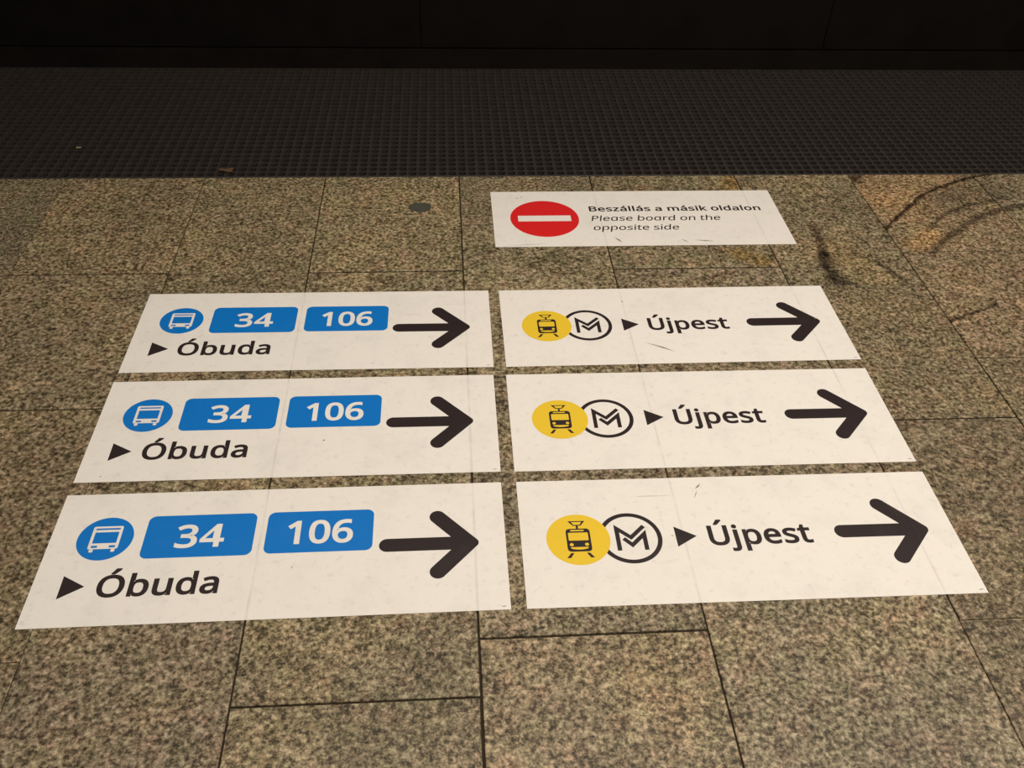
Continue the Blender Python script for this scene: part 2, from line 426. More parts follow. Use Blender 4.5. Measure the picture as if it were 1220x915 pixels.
# ---------------------------------------------------------------- letter outlines (thousandths of the text size, one flat x,y list per contour)
GLYPHS = {
 'obuda': [
  [598,287,598,260,596,234,592,208,587,184,581,160,567,123,549,90,526,59,500,33,470,11,436,-7,398,-19,358,-27,314,-29,268,-27,226,-19,188,-6,154,11,124,33,98,60,76,90,58,124,45,161,39,184,34,209,31,234,29,261,28,288,29,324,33,358,39,390,47,421,59,450,72,478,89,503,108,525,130,545,155,562,182,577,211,588,243,596,278,601,314,602,350,601,383,596,414,588,443,577,470,563,494,546,516,526,535,503,552,478,566,451,578,422,587,391,593,358,597,323],
  [146,287,147,260,149,235,153,212,158,190,165,171,179,142,197,119,219,100,245,87,277,78,314,76,351,78,382,87,408,100,430,119,447,142,462,171,468,190,473,212,477,235,479,260,480,287,478,327,473,362,465,393,454,421,439,444,422,463,402,478,377,488,348,495,314,497,277,494,245,486,219,473,197,455,179,432,165,403,158,384,153,362,149,339,147,314],
  [453,742,428,708,397,674,363,640,325,608,250,608,250,645,280,686,307,728,335,778,453,778],
  [801,461,800,409,799,394,770,394,779,405,798,422,820,437,847,449,879,456,913,458,947,456,979,448,1008,435,1034,418,1058,395,1078,367,1093,335,1103,299,1109,259,1111,215,1110,185,1108,157,1103,130,1096,106,1087,83,1069,49,1046,21,1017,-1,985,-17,951,-26,913,-29,879,-27,847,-20,820,-8,798,7,779,23,770,34,791,34,776,-21,688,-21,688,630,801,630],
  [901,357,876,356,856,351,841,344,829,333,819,320,811,302,806,279,802,250,801,217,801,214,802,185,805,160,810,138,816,119,823,105,841,87,866,76,902,72,932,76,954,87,972,106,980,120,987,139,992,161,995,187,996,216,995,245,992,270,987,292,980,311,972,325,954,343,931,354],
  [1598,451,1598,-21,1502,-21,1491,36,1516,36,1512,29,1498,15,1482,3,1465,-7,1447,-15,1428,-22,1409,-26,1389,-28,1369,-29,1334,-27,1302,-21,1274,-11,1249,5,1228,25,1212,50,1200,79,1194,112,1192,148,1192,451,1305,451,1305,154,1308,126,1314,105,1323,91,1336,81,1354,74,1380,72,1406,73,1428,78,1444,86,1457,97,1467,111,1475,128,1481,150,1484,176,1485,207,1485,451],
  [1880,-29,1847,-27,1815,-19,1786,-6,1760,11,1736,34,1717,62,1702,94,1691,130,1685,170,1683,214,1685,258,1691,299,1702,335,1717,367,1737,395,1760,418,1786,436,1816,449,1847,456,1881,459,1905,458,1927,455,1947,449,1965,442,1981,434,1996,423,2009,412,2021,400,2025,395,1996,395,1996,404,1994,437,1994,630,2106,630,2106,-21,2011,-21,2000,37,2025,37,2021,32,2010,20,1996,8,1981,-3,1965,-12,1946,-19,1926,-25,1904,-28],
  [1892,72,1928,75,1954,85,1971,101,1983,124,1991,158,1994,201,1994,213,1993,242,1990,268,1986,290,1979,310,1972,324,1954,343,1928,354,1891,358,1863,354,1841,342,1823,322,1815,306,1808,287,1802,265,1799,240,1798,213,1799,185,1802,160,1808,139,1814,120,1823,106,1841,87,1863,76],
  [2399,458,2431,457,2460,452,2486,444,2510,433,2530,418,2555,385,2570,343,2574,294,2574,-21,2485,-21,2471,40,2495,40,2488,32,2474,18,2460,5,2444,-6,2427,-14,2408,-21,2387,-26,2365,-28,2340,-29,2313,-27,2287,-22,2263,-14,2240,-1,2221,16,2205,37,2193,61,2186,89,2184,120,2190,165,2211,205,2243,236,2269,250,2299,261,2332,270,2369,275,2410,278,2463,279,2463,284,2461,313,2455,332,2446,344,2434,352,2417,357,2395,359,2375,358,2356,355,2337,350,2319,343,2300,336,2263,319,2226,410,2264,429,2288,438,2313,446,2341,453,2370,457],
  [2421,187,2375,183,2342,175,2321,165,2309,153,2302,138,2299,118,2301,102,2306,91,2313,82,2325,76,2339,72,2357,70,2387,73,2412,81,2433,95,2449,114,2459,139,2462,173,2462,188],
 ],
 'ujpest': [
  [534,201,531,161,523,122,508,85,487,52,459,24,426,1,403,-10,378,-18,350,-24,321,-28,290,-29,247,-27,208,-19,172,-6,140,12,113,35,90,63,73,94,61,128,54,164,51,203,51,594,165,594,165,202,169,163,180,132,197,108,221,90,253,79,295,76,324,77,349,83,368,92,385,103,398,117,408,134,415,154,419,177,421,203,421,594,534,594],
  [433,742,407,708,376,674,343,640,305,608,230,608,230,645,260,686,287,728,315,778,433,778],
  [619,-213,605,-213,592,-212,579,-210,536,-199,536,-100,585,-111,610,-113,622,-112,631,-109,638,-104,643,-98,647,-86,648,-66,648,451,761,451,761,-65,759,-92,755,-118,746,-142,734,-163,718,-181,698,-196,675,-206,648,-212],
  [643,546,644,565,650,582,661,596,675,605,690,610,706,612,721,610,735,605,748,596,759,582,766,565,767,546,766,528,759,511,749,497,735,488,721,482,706,480,689,482,674,488,661,497,650,511,644,528],
  [1096,459,1129,456,1161,449,1190,436,1216,419,1240,396,1259,369,1274,337,1285,300,1291,260,1293,216,1292,186,1289,158,1285,132,1278,107,1269,84,1251,50,1228,22,1200,-1,1168,-17,1133,-26,1095,-29,1072,-28,1050,-25,1030,-19,1011,-12,995,-3,980,7,967,18,955,29,952,34,980,34,981,21,983,-16,983,-213,870,-213,870,451,967,451,976,392,951,392,955,397,966,409,979,421,994,432,1011,441,1029,449,1050,455,1072,458],
  [1082,357,1059,356,1040,351,1024,344,1012,334,1002,322,994,305,988,284,985,259,983,229,983,216,984,184,988,156,993,132,1001,113,1011,98,1023,87,1039,79,1059,73,1084,72,1105,74,1121,79,1136,88,1148,101,1158,118,1167,138,1173,161,1177,188,1178,217,1177,243,1174,267,1169,288,1162,307,1154,322,1135,342,1113,353],
  [1565,459,1604,456,1639,447,1671,432,1699,411,1722,386,1740,355,1753,321,1761,284,1764,244,1764,180,1472,180,1474,161,1485,129,1501,105,1523,88,1551,77,1586,73,1610,74,1633,76,1653,80,1673,86,1694,93,1744,113,1744,6,1709,-8,1686,-16,1663,-22,1638,-26,1612,-28,1582,-29,1540,-26,1501,-17,1464,-2,1432,20,1405,48,1383,81,1372,104,1364,129,1359,155,1355,182,1354,212,1355,241,1358,268,1363,294,1371,319,1380,342,1400,376,1425,405,1454,428,1488,445,1525,456],
  [1565,359,1539,356,1518,347,1500,333,1487,313,1477,287,1475,278,1647,278,1647,279,1643,297,1638,313,1631,327,1622,338,1612,347,1599,353,1584,358],
  [2168,119,2165,88,2157,61,2143,36,2124,16,2101,-1,2074,-13,2044,-22,2011,-27,1975,-29,1945,-28,1918,-26,1893,-21,1871,-15,1850,-8,1819,6,1819,116,1867,94,1886,87,1908,80,1931,74,1954,71,1976,70,2006,72,2028,77,2042,84,2051,92,2056,101,2057,113,2057,119,2055,124,2052,129,2048,135,2039,141,2028,149,2012,157,1991,166,1965,176,1938,187,1913,198,1891,209,1871,222,1853,237,1838,254,1827,275,1820,298,1818,325,1824,364,1842,399,1872,425,1894,438,1918,447,1943,454,1971,458,2001,459,2028,458,2054,455,2079,451,2102,445,2125,437,2165,420,2125,326,2088,340,2070,346,2052,352,2033,356,2015,358,1996,359,1972,358,1954,354,1941,348,1933,342,1929,335,1928,327,1929,321,1930,316,1934,311,1939,306,1948,300,1961,293,1979,285,2000,276,2025,266,2052,255,2076,244,2098,233,2118,220,2135,205,2149,188,2160,167,2166,144],
  [2410,71,2439,73,2491,85,2491,-9,2468,-19,2455,-22,2441,-25,2426,-27,2412,-29,2397,-29,2373,-28,2350,-23,2327,-16,2305,-4,2287,12,2271,33,2259,59,2253,90,2250,124,2250,354,2190,354,2190,423,2255,452,2285,549,2363,549,2363,451,2487,451,2487,354,2363,354,2363,128,2365,107,2369,93,2376,83,2385,77,2396,72],
 ],
 'n34': [
  [415,439,414,411,408,386,399,363,386,342,370,325,351,310,329,298,306,288,297,286,297,315,325,309,363,293,394,269,416,239,429,203,433,163,430,127,422,94,407,64,386,36,359,13,326,-5,304,-13,279,-20,252,-24,224,-27,193,-28,163,-27,134,-25,106,-21,79,-15,53,-6,16,10,16,120,68,97,93,88,119,81,145,76,170,72,194,71,237,74,270,83,292,97,307,114,316,137,319,165,317,183,313,198,305,210,294,220,279,229,260,236,236,241,209,244,178,245,103,245,103,346,179,346,207,347,231,351,251,358,267,366,280,377,290,389,297,402,302,417,303,434,301,454,294,470,282,483,266,493,245,499,218,501,201,501,184,499,168,496,154,492,140,487,127,481,69,447,11,526,51,554,78,568,108,582,142,592,179,599,218,601,254,599,287,594,317,585,343,572,365,555,393,522,410,483],
  [951,110,868,110,868,-20,760,-20,760,110,486,110,486,196,765,596,868,596,868,213,951,213],
  [730,418,584,213,730,213],
 ],
 'n106': [
  [306,-21,195,-21,195,400,195,440,196,471,195,448,210,461,183,439,105,375,42,456,219,594,306,594],
  [899,287,899,259,897,232,895,207,892,182,888,159,879,122,868,89,852,59,834,33,811,11,785,-6,756,-19,723,-27,687,-29,643,-25,602,-11,568,11,539,41,516,79,498,122,491,151,485,182,480,215,478,250,477,287,478,324,480,359,484,392,490,423,497,452,513,495,535,533,564,563,599,585,641,598,687,602,732,598,772,585,807,563,836,533,860,496,877,453,885,423,891,392,896,359,898,324],
  [590,287,590,257,591,230,594,205,597,182,601,161,609,132,620,110,633,93,647,82,665,76,687,73,709,76,727,82,742,93,755,109,765,132,774,161,778,182,782,205,784,230,785,257,786,287,785,317,784,344,782,369,778,392,774,412,766,441,755,464,742,480,727,491,709,498,687,500,665,498,647,491,633,480,620,464,609,441,601,412,597,392,594,369,591,344,590,317],
  [940,244,941,279,944,312,948,346,953,378,962,410,972,441,986,471,1003,498,1023,524,1047,547,1074,566,1106,581,1141,593,1180,599,1224,602,1263,600,1277,598,1289,596,1315,590,1315,485,1279,496,1270,498,1259,500,1225,502,1193,500,1166,494,1142,485,1123,474,1106,459,1092,442,1081,422,1072,400,1065,375,1059,348,1055,320,1055,312,1026,312,1029,317,1041,330,1054,342,1069,353,1086,362,1105,370,1126,375,1148,378,1173,379,1207,377,1240,369,1270,356,1296,339,1318,316,1336,289,1349,257,1357,222,1359,184,1357,144,1349,106,1335,72,1316,42,1292,17,1263,-3,1231,-18,1195,-26,1156,-29,1127,-27,1099,-22,1072,-12,1046,1,1023,19,1002,40,984,65,968,94,956,127,947,162,942,202],
  [1155,72,1182,75,1204,84,1222,98,1236,119,1244,147,1248,184,1245,214,1237,238,1225,257,1209,271,1187,279,1158,282,1137,281,1119,276,1102,269,1088,259,1076,249,1066,236,1059,223,1055,211,1054,198,1055,183,1057,167,1061,152,1066,137,1073,124,1081,111,1090,100,1101,90,1112,83,1125,77,1139,74],
 ],
 'l1': [
  [242,594,284,592,322,588,357,582,387,572,415,559,438,542,457,520,470,493,477,464,480,431,478,406,473,383,465,362,454,342,439,325,422,310,401,298,378,289,371,287,371,317,378,315,402,308,425,298,446,284,464,267,479,246,490,222,497,194,499,163,496,126,487,93,472,63,450,37,424,16,394,-1,359,-12,321,-19,280,-21,57,-21,57,594],
  [255,350,297,352,326,359,343,369,354,382,361,399,363,422,360,445,352,461,339,472,318,482,286,488,244,490,171,490,171,350],
  [171,248,171,82,265,82,307,85,338,93,357,106,369,123,377,143,380,169,379,184,375,198,370,210,362,220,351,229,336,237,316,243,291,246,259,248],
  [770,459,809,456,844,447,876,432,904,411,927,386,945,355,958,321,966,284,969,244,969,180,677,180,679,161,690,129,706,105,728,88,756,77,791,73,815,74,838,76,858,80,878,86,899,93,949,113,949,6,914,-8,891,-16,868,-22,843,-26,817,-28,787,-29,745,-26,706,-17,669,-2,637,20,610,48,588,81,577,104,569,129,564,155,560,182,559,212,560,241,563,268,568,294,576,319,585,342,605,376,630,405,659,428,693,445,730,456],
  [770,359,744,356,723,347,705,333,692,313,682,287,680,278,852,278,852,279,848,297,843,313,836,327,827,338,817,347,804,353,789,358],
  [1373,119,1370,88,1362,61,1348,36,1329,16,1306,-1,1279,-13,1249,-22,1216,-27,1180,-29,1150,-28,1123,-26,1098,-21,1076,-15,1055,-8,1024,6,1024,116,1072,94,1091,87,1113,80,1136,74,1159,71,1181,70,1211,72,1233,77,1247,84,1256,92,1260,101,1262,113,1262,119,1260,124,1257,129,1253,135,1244,141,1233,149,1216,157,1196,166,1170,176,1143,187,1118,198,1096,209,1076,222,1058,237,1043,254,1032,275,1025,298,1023,325,1029,364,1047,399,1077,425,1099,438,1123,447,1148,454,1176,458,1206,459,1233,458,1259,455,1284,451,1307,445,1330,437,1370,420,1330,326,1293,340,1275,346,1257,352,1238,356,1220,358,1201,359,1177,358,1159,354,1146,348,1138,342,1134,335,1133,327,1134,321,1135,316,1139,311,1144,306,1153,300,1166,293,1184,285,1205,276,1230,266,1257,255,1281,244,1303,233,1323,220,1340,205,1354,188,1365,167,1371,144],
  [1769,-21,1413,-21,1413,53,1624,354,1427,354,1427,451,1764,451,1764,370,1555,76,1769,76],
  [2026,458,2057,457,2086,452,2113,444,2136,433,2157,418,2182,385,2196,343,2200,294,2200,-21,2111,-21,2098,40,2121,40,2114,32,2101,18,2086,5,2070,-6,2053,-14,2034,-21,2014,-26,1991,-28,1967,-29,1939,-27,1913,-22,1889,-14,1866,-1,1847,16,1831,37,1819,61,1813,89,1810,120,1817,165,1837,205,1869,236,1895,250,1925,261,1958,270,1996,275,2037,278,2090,279,2090,284,2087,313,2081,332,2073,344,2061,352,2044,357,2021,359,2002,358,1982,355,1964,350,1945,343,1927,336,1889,319,1852,410,1890,429,1914,438,1940,446,1968,453,1996,457],
  [2048,187,2002,183,1968,175,1948,165,1935,153,1928,138,1926,118,1927,102,1932,91,1940,82,1951,76,1965,72,1983,70,2013,73,2038,81,2060,95,2075,114,2085,139,2089,173,2089,188],
  [2160,599,2134,566,2103,531,2069,497,2032,465,1956,465,1956,502,1986,544,2013,585,2041,635,2160,635],
  [2419,-21,2307,-21,2307,630,2419,630],
  [2641,-21,2529,-21,2529,630,2641,630],
  [2934,458,2966,457,2995,452,3021,444,3045,433,3065,418,3090,385,3105,343,3109,294,3109,-21,3020,-21,3006,40,3030,40,3023,32,3009,18,2995,5,2979,-6,2962,-14,2943,-21,2922,-26,2900,-28,2875,-29,2848,-27,2822,-22,2798,-14,2775,-1,2756,16,2740,37,2728,61,2721,89,2719,120,2725,165,2746,205,2778,236,2804,250,2834,261,2867,270,2904,275,2945,278,2998,279,2998,284,2996,313,2990,332,2981,344,2969,352,2952,357,2930,359,2910,358,2891,355,2872,350,2854,343,2835,336,2798,319,2761,410,2799,429,2823,438,2848,446,2876,453,2905,457],
  [2956,187,2910,183,2877,175,2856,165,2844,153,2837,138,2834,118,2836,102,2841,91,2848,82,2860,76,2874,72,2892,70,2922,73,2947,81,2968,95,2984,114,2994,139,2997,173,2997,188],
  [3068,599,3043,566,3012,531,2978,497,2940,465,2865,465,2865,502,2895,544,2922,585,2950,635,3068,635],
  [3537,119,3535,88,3526,61,3512,36,3493,16,3470,-1,3443,-13,3413,-22,3380,-27,3345,-29,3315,-28,3287,-26,3263,-21,3240,-15,3219,-8,3189,6,3189,116,3236,94,3256,87,3278,80,3300,74,3323,71,3346,70,3376,72,3398,77,3412,84,3420,92,3425,101,3427,113,3426,119,3425,124,3422,129,3417,135,3409,141,3397,149,3381,157,3360,166,3334,176,3307,187,3283,198,3260,209,3240,222,3222,237,3208,254,3197,275,3190,298,3188,325,3194,364,3212,399,3241,425,3263,438,3287,447,3313,454,3341,458,3370,459,3397,458,3423,455,3448,451,3472,445,3494,437,3535,420,3495,326,3458,340,3440,346,3421,352,3403,356,3384,358,3366,359,3342,358,3323,354,3310,348,3303,342,3299,335,3298,327,3298,321,3300,316,3303,311,3309,306,3318,300,3331,293,3348,285,3369,276,3395,266,3421,255,3445,244,3467,233,3487,220,3504,205,3519,188,3529,167,3535,144],
  [4022,458,4054,457,4083,452,4109,444,4132,433,4153,418,4178,385,4192,343,4197,294,4197,-21,4108,-21,4094,40,4117,40,4111,32,4097,18,4082,5,4066,-6,4049,-14,4030,-21,4010,-26,3988,-28,3963,-29,3936,-27,3910,-22,3885,-14,3863,-1,3843,16,3827,37,3816,61,3809,89,3807,120,3813,165,3833,205,3866,236,3892,250,3921,261,3954,270,3992,275,4033,278,4086,279,4086,284,4083,313,4077,332,4069,344,4057,352,4040,357,4017,359,3998,358,3979,355,3960,350,3941,343,3923,336,3885,319,3848,410,3886,429,3910,438,3936,446,3964,453,3992,457],
  [4044,187,3998,183,3965,175,3944,165,3932,153,3924,138,3922,118,3924,102,3928,91,3936,82,3947,76,3962,72,3979,70,4009,73,4035,81,4056,95,4072,114,4081,139,4085,173,4085,188],
  [5019,459,5068,454,5110,440,5143,416,5159,395,5171,371,5179,344,5183,313,5185,280,5185,-21,5073,-21,5073,276,5071,304,5065,325,5057,339,5045,349,5029,355,5007,357,4974,354,4951,344,4934,329,4922,307,4914,276,4912,237,4912,-21,4800,-21,4800,276,4799,296,4796,312,4792,325,4786,335,4780,343,4772,349,4762,353,4749,356,4733,357,4709,356,4691,351,4677,343,4665,333,4656,319,4649,301,4643,279,4640,253,4639,223,4639,-21,4526,-21,4526,451,4622,451,4632,392,4608,392,4612,398,4625,413,4639,425,4655,436,4672,444,4690,451,4708,455,4726,458,4746,459,4780,457,4811,450,4838,439,4863,422,4882,400,4889,387,4870,387,4881,402,4904,423,4931,439,4959,450,4988,457],
  [5475,458,5507,457,5536,452,5562,444,5585,433,5606,418,5631,385,5645,343,5650,294,5650,-21,5561,-21,5547,40,5570,40,5564,32,5550,18,5535,5,5520,-6,5502,-14,5483,-21,5463,-26,5441,-28,5416,-29,5389,-27,5363,-22,5338,-14,5316,-1,5296,16,5280,37,5269,61,5262,89,5260,120,5266,165,5286,205,5319,236,5345,250,5374,261,5408,270,5445,275,5486,278,5539,279,5539,284,5537,313,5531,332,5522,344,5510,352,5493,357,5470,359,5451,358,5432,355,5413,350,5394,343,5376,336,5339,319,5301,410,5340,429,5363,438,5389,446,5417,453,5446,457],
  [5497,187,5451,183,5418,175,5397,165,5385,153,5378,138,5375,118,5377,102,5382,91,5389,82,5400,76,5415,72,5432,70,5462,73,5488,81,5509,95,5525,114,5534,139,5538,173,5538,188],
  [5609,599,5583,566,5552,531,5518,497,5481,465,5406,465,5406,502,5435,544,5463,585,5491,635,5609,635],
  [6078,119,6075,88,6067,61,6053,36,6034,16,6011,-1,5984,-13,5954,-22,5921,-27,5885,-29,5855,-28,5828,-26,5803,-21,5781,-15,5760,-8,5729,6,5729,116,5777,94,5796,87,5818,80,5841,74,5864,71,5887,70,5916,72,5938,77,5952,84,5961,92,5966,101,5968,113,5967,119,5965,124,5963,129,5958,135,5950,141,5938,149,5922,157,5901,166,5875,176,5848,187,5824,198,5801,209,5781,222,5763,237,5748,254,5737,275,5731,298,5729,325,5734,364,5753,399,5782,425,5804,438,5828,447,5854,454,5881,458,5911,459,5938,458,5964,455,5989,451,6012,445,6035,437,6076,420,6035,326,5998,340,5980,346,5962,352,5943,356,5925,358,5906,359,5882,358,5864,354,5851,348,5843,342,5840,335,5838,327,5839,321,5841,316,5844,311,5849,306,5859,300,5872,293,5889,285,5910,276,5935,266,5962,255,5986,244,6008,233,6028,220,6045,205,6059,188,6070,167,6076,144],
  [6268,451,6268,-21,6155,-21,6155,451],
  [6212,612,6227,610,6242,605,6255,596,6266,582,6272,565,6274,546,6272,528,6266,511,6255,497,6242,488,6228,482,6212,480,6196,482,6181,488,6168,497,6157,511,6151,528,6149,546,6151,565,6157,582,6168,596,6181,605,6196,610],
  [6489,291,6488,256,6487,242,6458,242,6466,253,6486,278,6503,299,6647,451,6788,451,6592,245,6793,-21,6655,-21,6513,170,6489,148,6489,-21,6377,-21,6377,630,6489,630],
  [7459,216,7458,179,7453,145,7444,114,7433,85,7418,59,7400,36,7379,16,7355,0,7329,-13,7300,-22,7270,-27,7238,-29,7208,-27,7179,-22,7151,-13,7126,0,7102,17,7081,36,7063,59,7048,85,7036,114,7027,145,7021,179,7020,216,7021,245,7024,273,7029,299,7036,323,7046,346,7066,379,7092,408,7123,430,7159,446,7198,456,7240,459,7281,456,7319,446,7354,430,7385,408,7411,380,7432,346,7442,323,7450,299,7455,273,7458,245],
  [7135,216,7136,186,7140,159,7147,135,7156,116,7167,100,7180,88,7197,79,7216,74,7240,72,7263,74,7283,79,7299,88,7312,100,7323,116,7332,135,7339,159,7343,186,7344,216,7343,246,7339,273,7332,296,7323,314,7312,330,7298,342,7282,350,7263,356,7239,357,7205,353,7179,342,7160,322,7152,307,7144,289,7139,267,7136,243],
  [7656,-21,7544,-21,7544,630,7656,630],
  [7939,-29,7905,-27,7873,-19,7844,-6,7818,11,7795,34,7775,62,7760,94,7750,130,7744,170,7742,214,7744,258,7750,299,7760,335,7776,367,7795,395,7819,418,7845,436,7874,449,7906,456,7940,459,7963,458,7985,455,8005,449,8023,442,8040,434,8055,423,8068,412,8080,400,8083,395,8055,395,8054,404,8052,437,8052,630,8165,630,8165,-21,8069,-21,8059,37,8083,37,8080,32,8068,20,8055,8,8040,-3,8023,-12,8005,-19,7985,-25,7963,-28],
  [7951,72,7986,75,8012,85,8029,101,8042,124,8050,158,8053,201,8053,213,8052,242,8049,268,8044,290,8038,310,8030,324,8012,343,7987,354,7950,358,7921,354,7900,342,7882,322,7873,306,7866,287,7861,265,7858,240,7857,213,7858,185,7861,160,7866,139,7873,120,7881,106,7899,87,7921,76],
  [8458,458,8490,457,8519,452,8545,444,8568,433,8589,418,8614,385,8628,343,8633,294,8633,-21,8544,-21,8530,40,8553,40,8547,32,8533,18,8518,5,8503,-6,8485,-14,8466,-21,8446,-26,8424,-28,8399,-29,8372,-27,8346,-22,8321,-14,8299,-1,8279,16,8263,37,8252,61,8245,89,8243,120,8249,165,8269,205,8302,236,8328,250,8357,261,8390,270,8428,275,8469,278,8522,279,8522,284,8519,313,8513,332,8505,344,8493,352,8476,357,8453,359,8434,358,8415,355,8396,350,8377,343,8359,336,8321,319,8284,410,8322,429,8346,438,8372,446,8400,453,8428,457],
  [8480,187,8434,183,8401,175,8380,165,8368,153,8360,138,8358,118,8360,102,8364,91,8372,82,8383,76,8398,72,8415,70,8445,73,8471,81,8492,95,8508,114,8517,139,8521,173,8521,188],
  [8851,-21,8739,-21,8739,630,8851,630],
  [9376,216,9375,179,9370,145,9361,114,9350,85,9335,59,9317,36,9296,16,9272,0,9246,-13,9217,-22,9187,-27,9155,-29,9125,-27,9096,-22,9068,-13,9043,0,9019,17,8998,36,8980,59,8965,85,8953,114,8944,145,8938,179,8937,216,8938,245,8941,273,8946,299,8953,323,8963,346,8983,379,9009,408,9040,430,9076,446,9115,456,9157,459,9198,456,9236,446,9271,430,9302,408,9328,380,9349,346,9359,323,9367,299,9372,273,9375,245],
  [9052,216,9053,186,9057,159,9064,135,9073,116,9084,100,9097,88,9114,79,9133,74,9157,72,9180,74,9200,79,9216,88,9229,100,9241,116,9249,135,9256,159,9260,186,9261,216,9260,246,9256,273,9249,296,9240,314,9229,330,9215,342,9199,350,9180,356,9156,357,9122,353,9096,342,9077,322,9069,307,9061,289,9056,267,9053,243],
  [9689,459,9720,457,9749,452,9776,444,9799,432,9820,416,9837,396,9850,372,9859,344,9864,314,9865,280,9865,-21,9754,-21,9754,274,9751,303,9745,324,9736,338,9723,348,9704,355,9678,357,9641,353,9614,343,9597,326,9584,301,9576,266,9573,222,9573,-21,9461,-21,9461,451,9556,451,9567,392,9543,392,9548,399,9561,413,9577,426,9594,436,9611,444,9630,451,9649,455,9669,458],
 ],
 'l2': [
  [339,579,382,577,419,571,451,562,477,550,498,533,514,513,524,490,530,464,531,436,527,404,521,380,513,357,502,334,488,313,471,292,451,274,427,257,400,243,370,232,336,224,298,219,257,217,197,217,155,-6,71,-6,182,579],
  [319,505,252,505,211,291,263,291,297,292,327,296,354,302,376,311,396,323,411,337,424,355,433,376,440,401,442,433,436,459,422,479,398,493,364,502],
  [629,-6,546,-6,664,615,747,615],
  [1011,444,1046,441,1077,433,1104,419,1126,400,1142,377,1154,349,1160,317,1161,282,1156,244,1147,195,853,195,850,158,855,122,869,94,890,74,920,62,958,58,983,59,1008,61,1030,66,1052,71,1075,79,1107,91,1093,16,1065,6,1042,-2,1019,-7,995,-11,969,-13,940,-14,901,-11,866,-3,835,12,808,31,788,57,774,88,768,109,765,132,764,157,766,184,770,212,777,240,785,266,794,291,805,314,818,335,843,367,871,394,902,416,936,431,973,441],
  [997,374,966,371,939,360,915,344,895,320,878,291,868,263,1073,263,1076,280,1076,301,1074,319,1068,335,1060,349,1049,359,1035,368,1018,372],
  [1362,-14,1331,-12,1303,-5,1279,7,1258,23,1240,44,1227,69,1219,99,1216,133,1217,171,1223,214,1233,257,1246,295,1263,330,1283,360,1306,385,1331,406,1358,423,1387,435,1418,442,1450,442,1471,442,1491,440,1509,435,1524,429,1538,421,1549,411,1559,401,1568,390,1574,380,1569,380,1572,405,1576,442,1659,442,1574,-6,1506,-6,1507,52,1512,52,1502,42,1489,30,1475,20,1460,10,1443,2,1425,-5,1405,-10,1385,-13],
  [1387,57,1427,61,1460,72,1485,92,1504,119,1520,155,1532,201,1534,213,1539,243,1541,271,1540,295,1537,315,1531,333,1514,355,1486,369,1446,373,1412,368,1383,354,1358,331,1344,312,1333,291,1323,267,1314,241,1308,213,1303,184,1302,158,1303,134,1307,114,1313,97,1330,74,1354,61],
  [2014,119,2007,91,1995,67,1978,45,1958,27,1934,12,1908,1,1878,-7,1846,-12,1811,-14,1783,-13,1757,-11,1734,-7,1714,-1,1696,6,1676,15,1691,93,1715,81,1734,73,1755,66,1778,60,1802,56,1826,55,1858,57,1884,62,1903,71,1918,83,1927,96,1933,112,1934,121,1933,130,1930,138,1925,145,1916,153,1905,162,1889,170,1869,180,1845,190,1821,201,1799,212,1780,223,1763,234,1749,248,1739,263,1733,280,1731,301,1734,324,1746,359,1767,389,1798,413,1820,424,1843,433,1869,439,1895,443,1924,444,1950,443,1974,440,1997,436,2019,430,2039,423,2063,412,2022,345,2000,354,1982,361,1964,366,1945,371,1926,373,1906,374,1880,373,1858,368,1840,361,1827,352,1819,341,1814,328,1813,318,1815,309,1818,302,1824,294,1834,287,1847,279,1863,271,1883,262,1906,252,1931,241,1952,231,1971,220,1987,208,2000,195,2009,179,2015,162,2017,141],
  [2340,444,2376,441,2407,433,2434,419,2455,400,2472,377,2483,349,2490,317,2490,282,2485,244,2476,195,2183,195,2179,158,2185,122,2198,94,2220,74,2249,62,2287,58,2313,59,2337,61,2360,66,2382,71,2404,79,2437,91,2423,16,2395,6,2372,-2,2349,-7,2325,-11,2299,-13,2270,-14,2231,-11,2195,-3,2164,12,2138,31,2118,57,2103,88,2098,109,2095,132,2094,157,2096,184,2100,212,2106,240,2114,266,2124,291,2135,314,2148,335,2172,367,2200,394,2232,416,2266,431,2302,441],
  [2326,374,2296,371,2269,360,2245,344,2225,320,2208,291,2198,263,2403,263,2405,280,2406,301,2403,319,2398,335,2390,349,2379,359,2365,368,2347,372],
  [2915,461,2904,410,2896,379,2890,379,2906,394,2926,410,2949,424,2976,435,3006,441,3038,443,3070,441,3098,434,3122,422,3143,406,3161,385,3174,360,3182,330,3186,296,3184,258,3178,215,3172,186,3164,159,3155,134,3144,110,3132,89,3109,58,3082,32,3053,12,3021,-3,2987,-11,2952,-14,2920,-12,2892,-6,2870,5,2852,19,2837,34,2828,49,2829,49,2805,-6,2743,-6,2862,615,2944,615],
  [3013,372,2985,371,2961,365,2941,356,2924,344,2909,327,2896,306,2886,281,2876,252,2868,217,2868,214,2863,184,2861,158,2862,134,2865,113,2870,96,2887,74,2915,61,2955,57,2989,61,3018,74,3044,97,3057,114,3068,135,3078,159,3087,186,3094,216,3098,246,3100,273,3099,297,3095,317,3089,334,3072,355,3047,368],
  [3664,216,3656,181,3645,148,3632,119,3616,92,3597,68,3577,46,3554,28,3529,13,3502,1,3474,-7,3445,-12,3414,-14,3386,-12,3360,-7,3336,1,3315,13,3296,28,3280,46,3267,68,3258,92,3251,119,3249,148,3250,181,3255,216,3261,244,3269,270,3279,295,3290,318,3303,339,3328,370,3356,396,3389,417,3425,432,3463,441,3504,444,3542,441,3575,432,3605,417,3629,396,3648,370,3662,339,3667,318,3670,295,3671,270,3669,244],
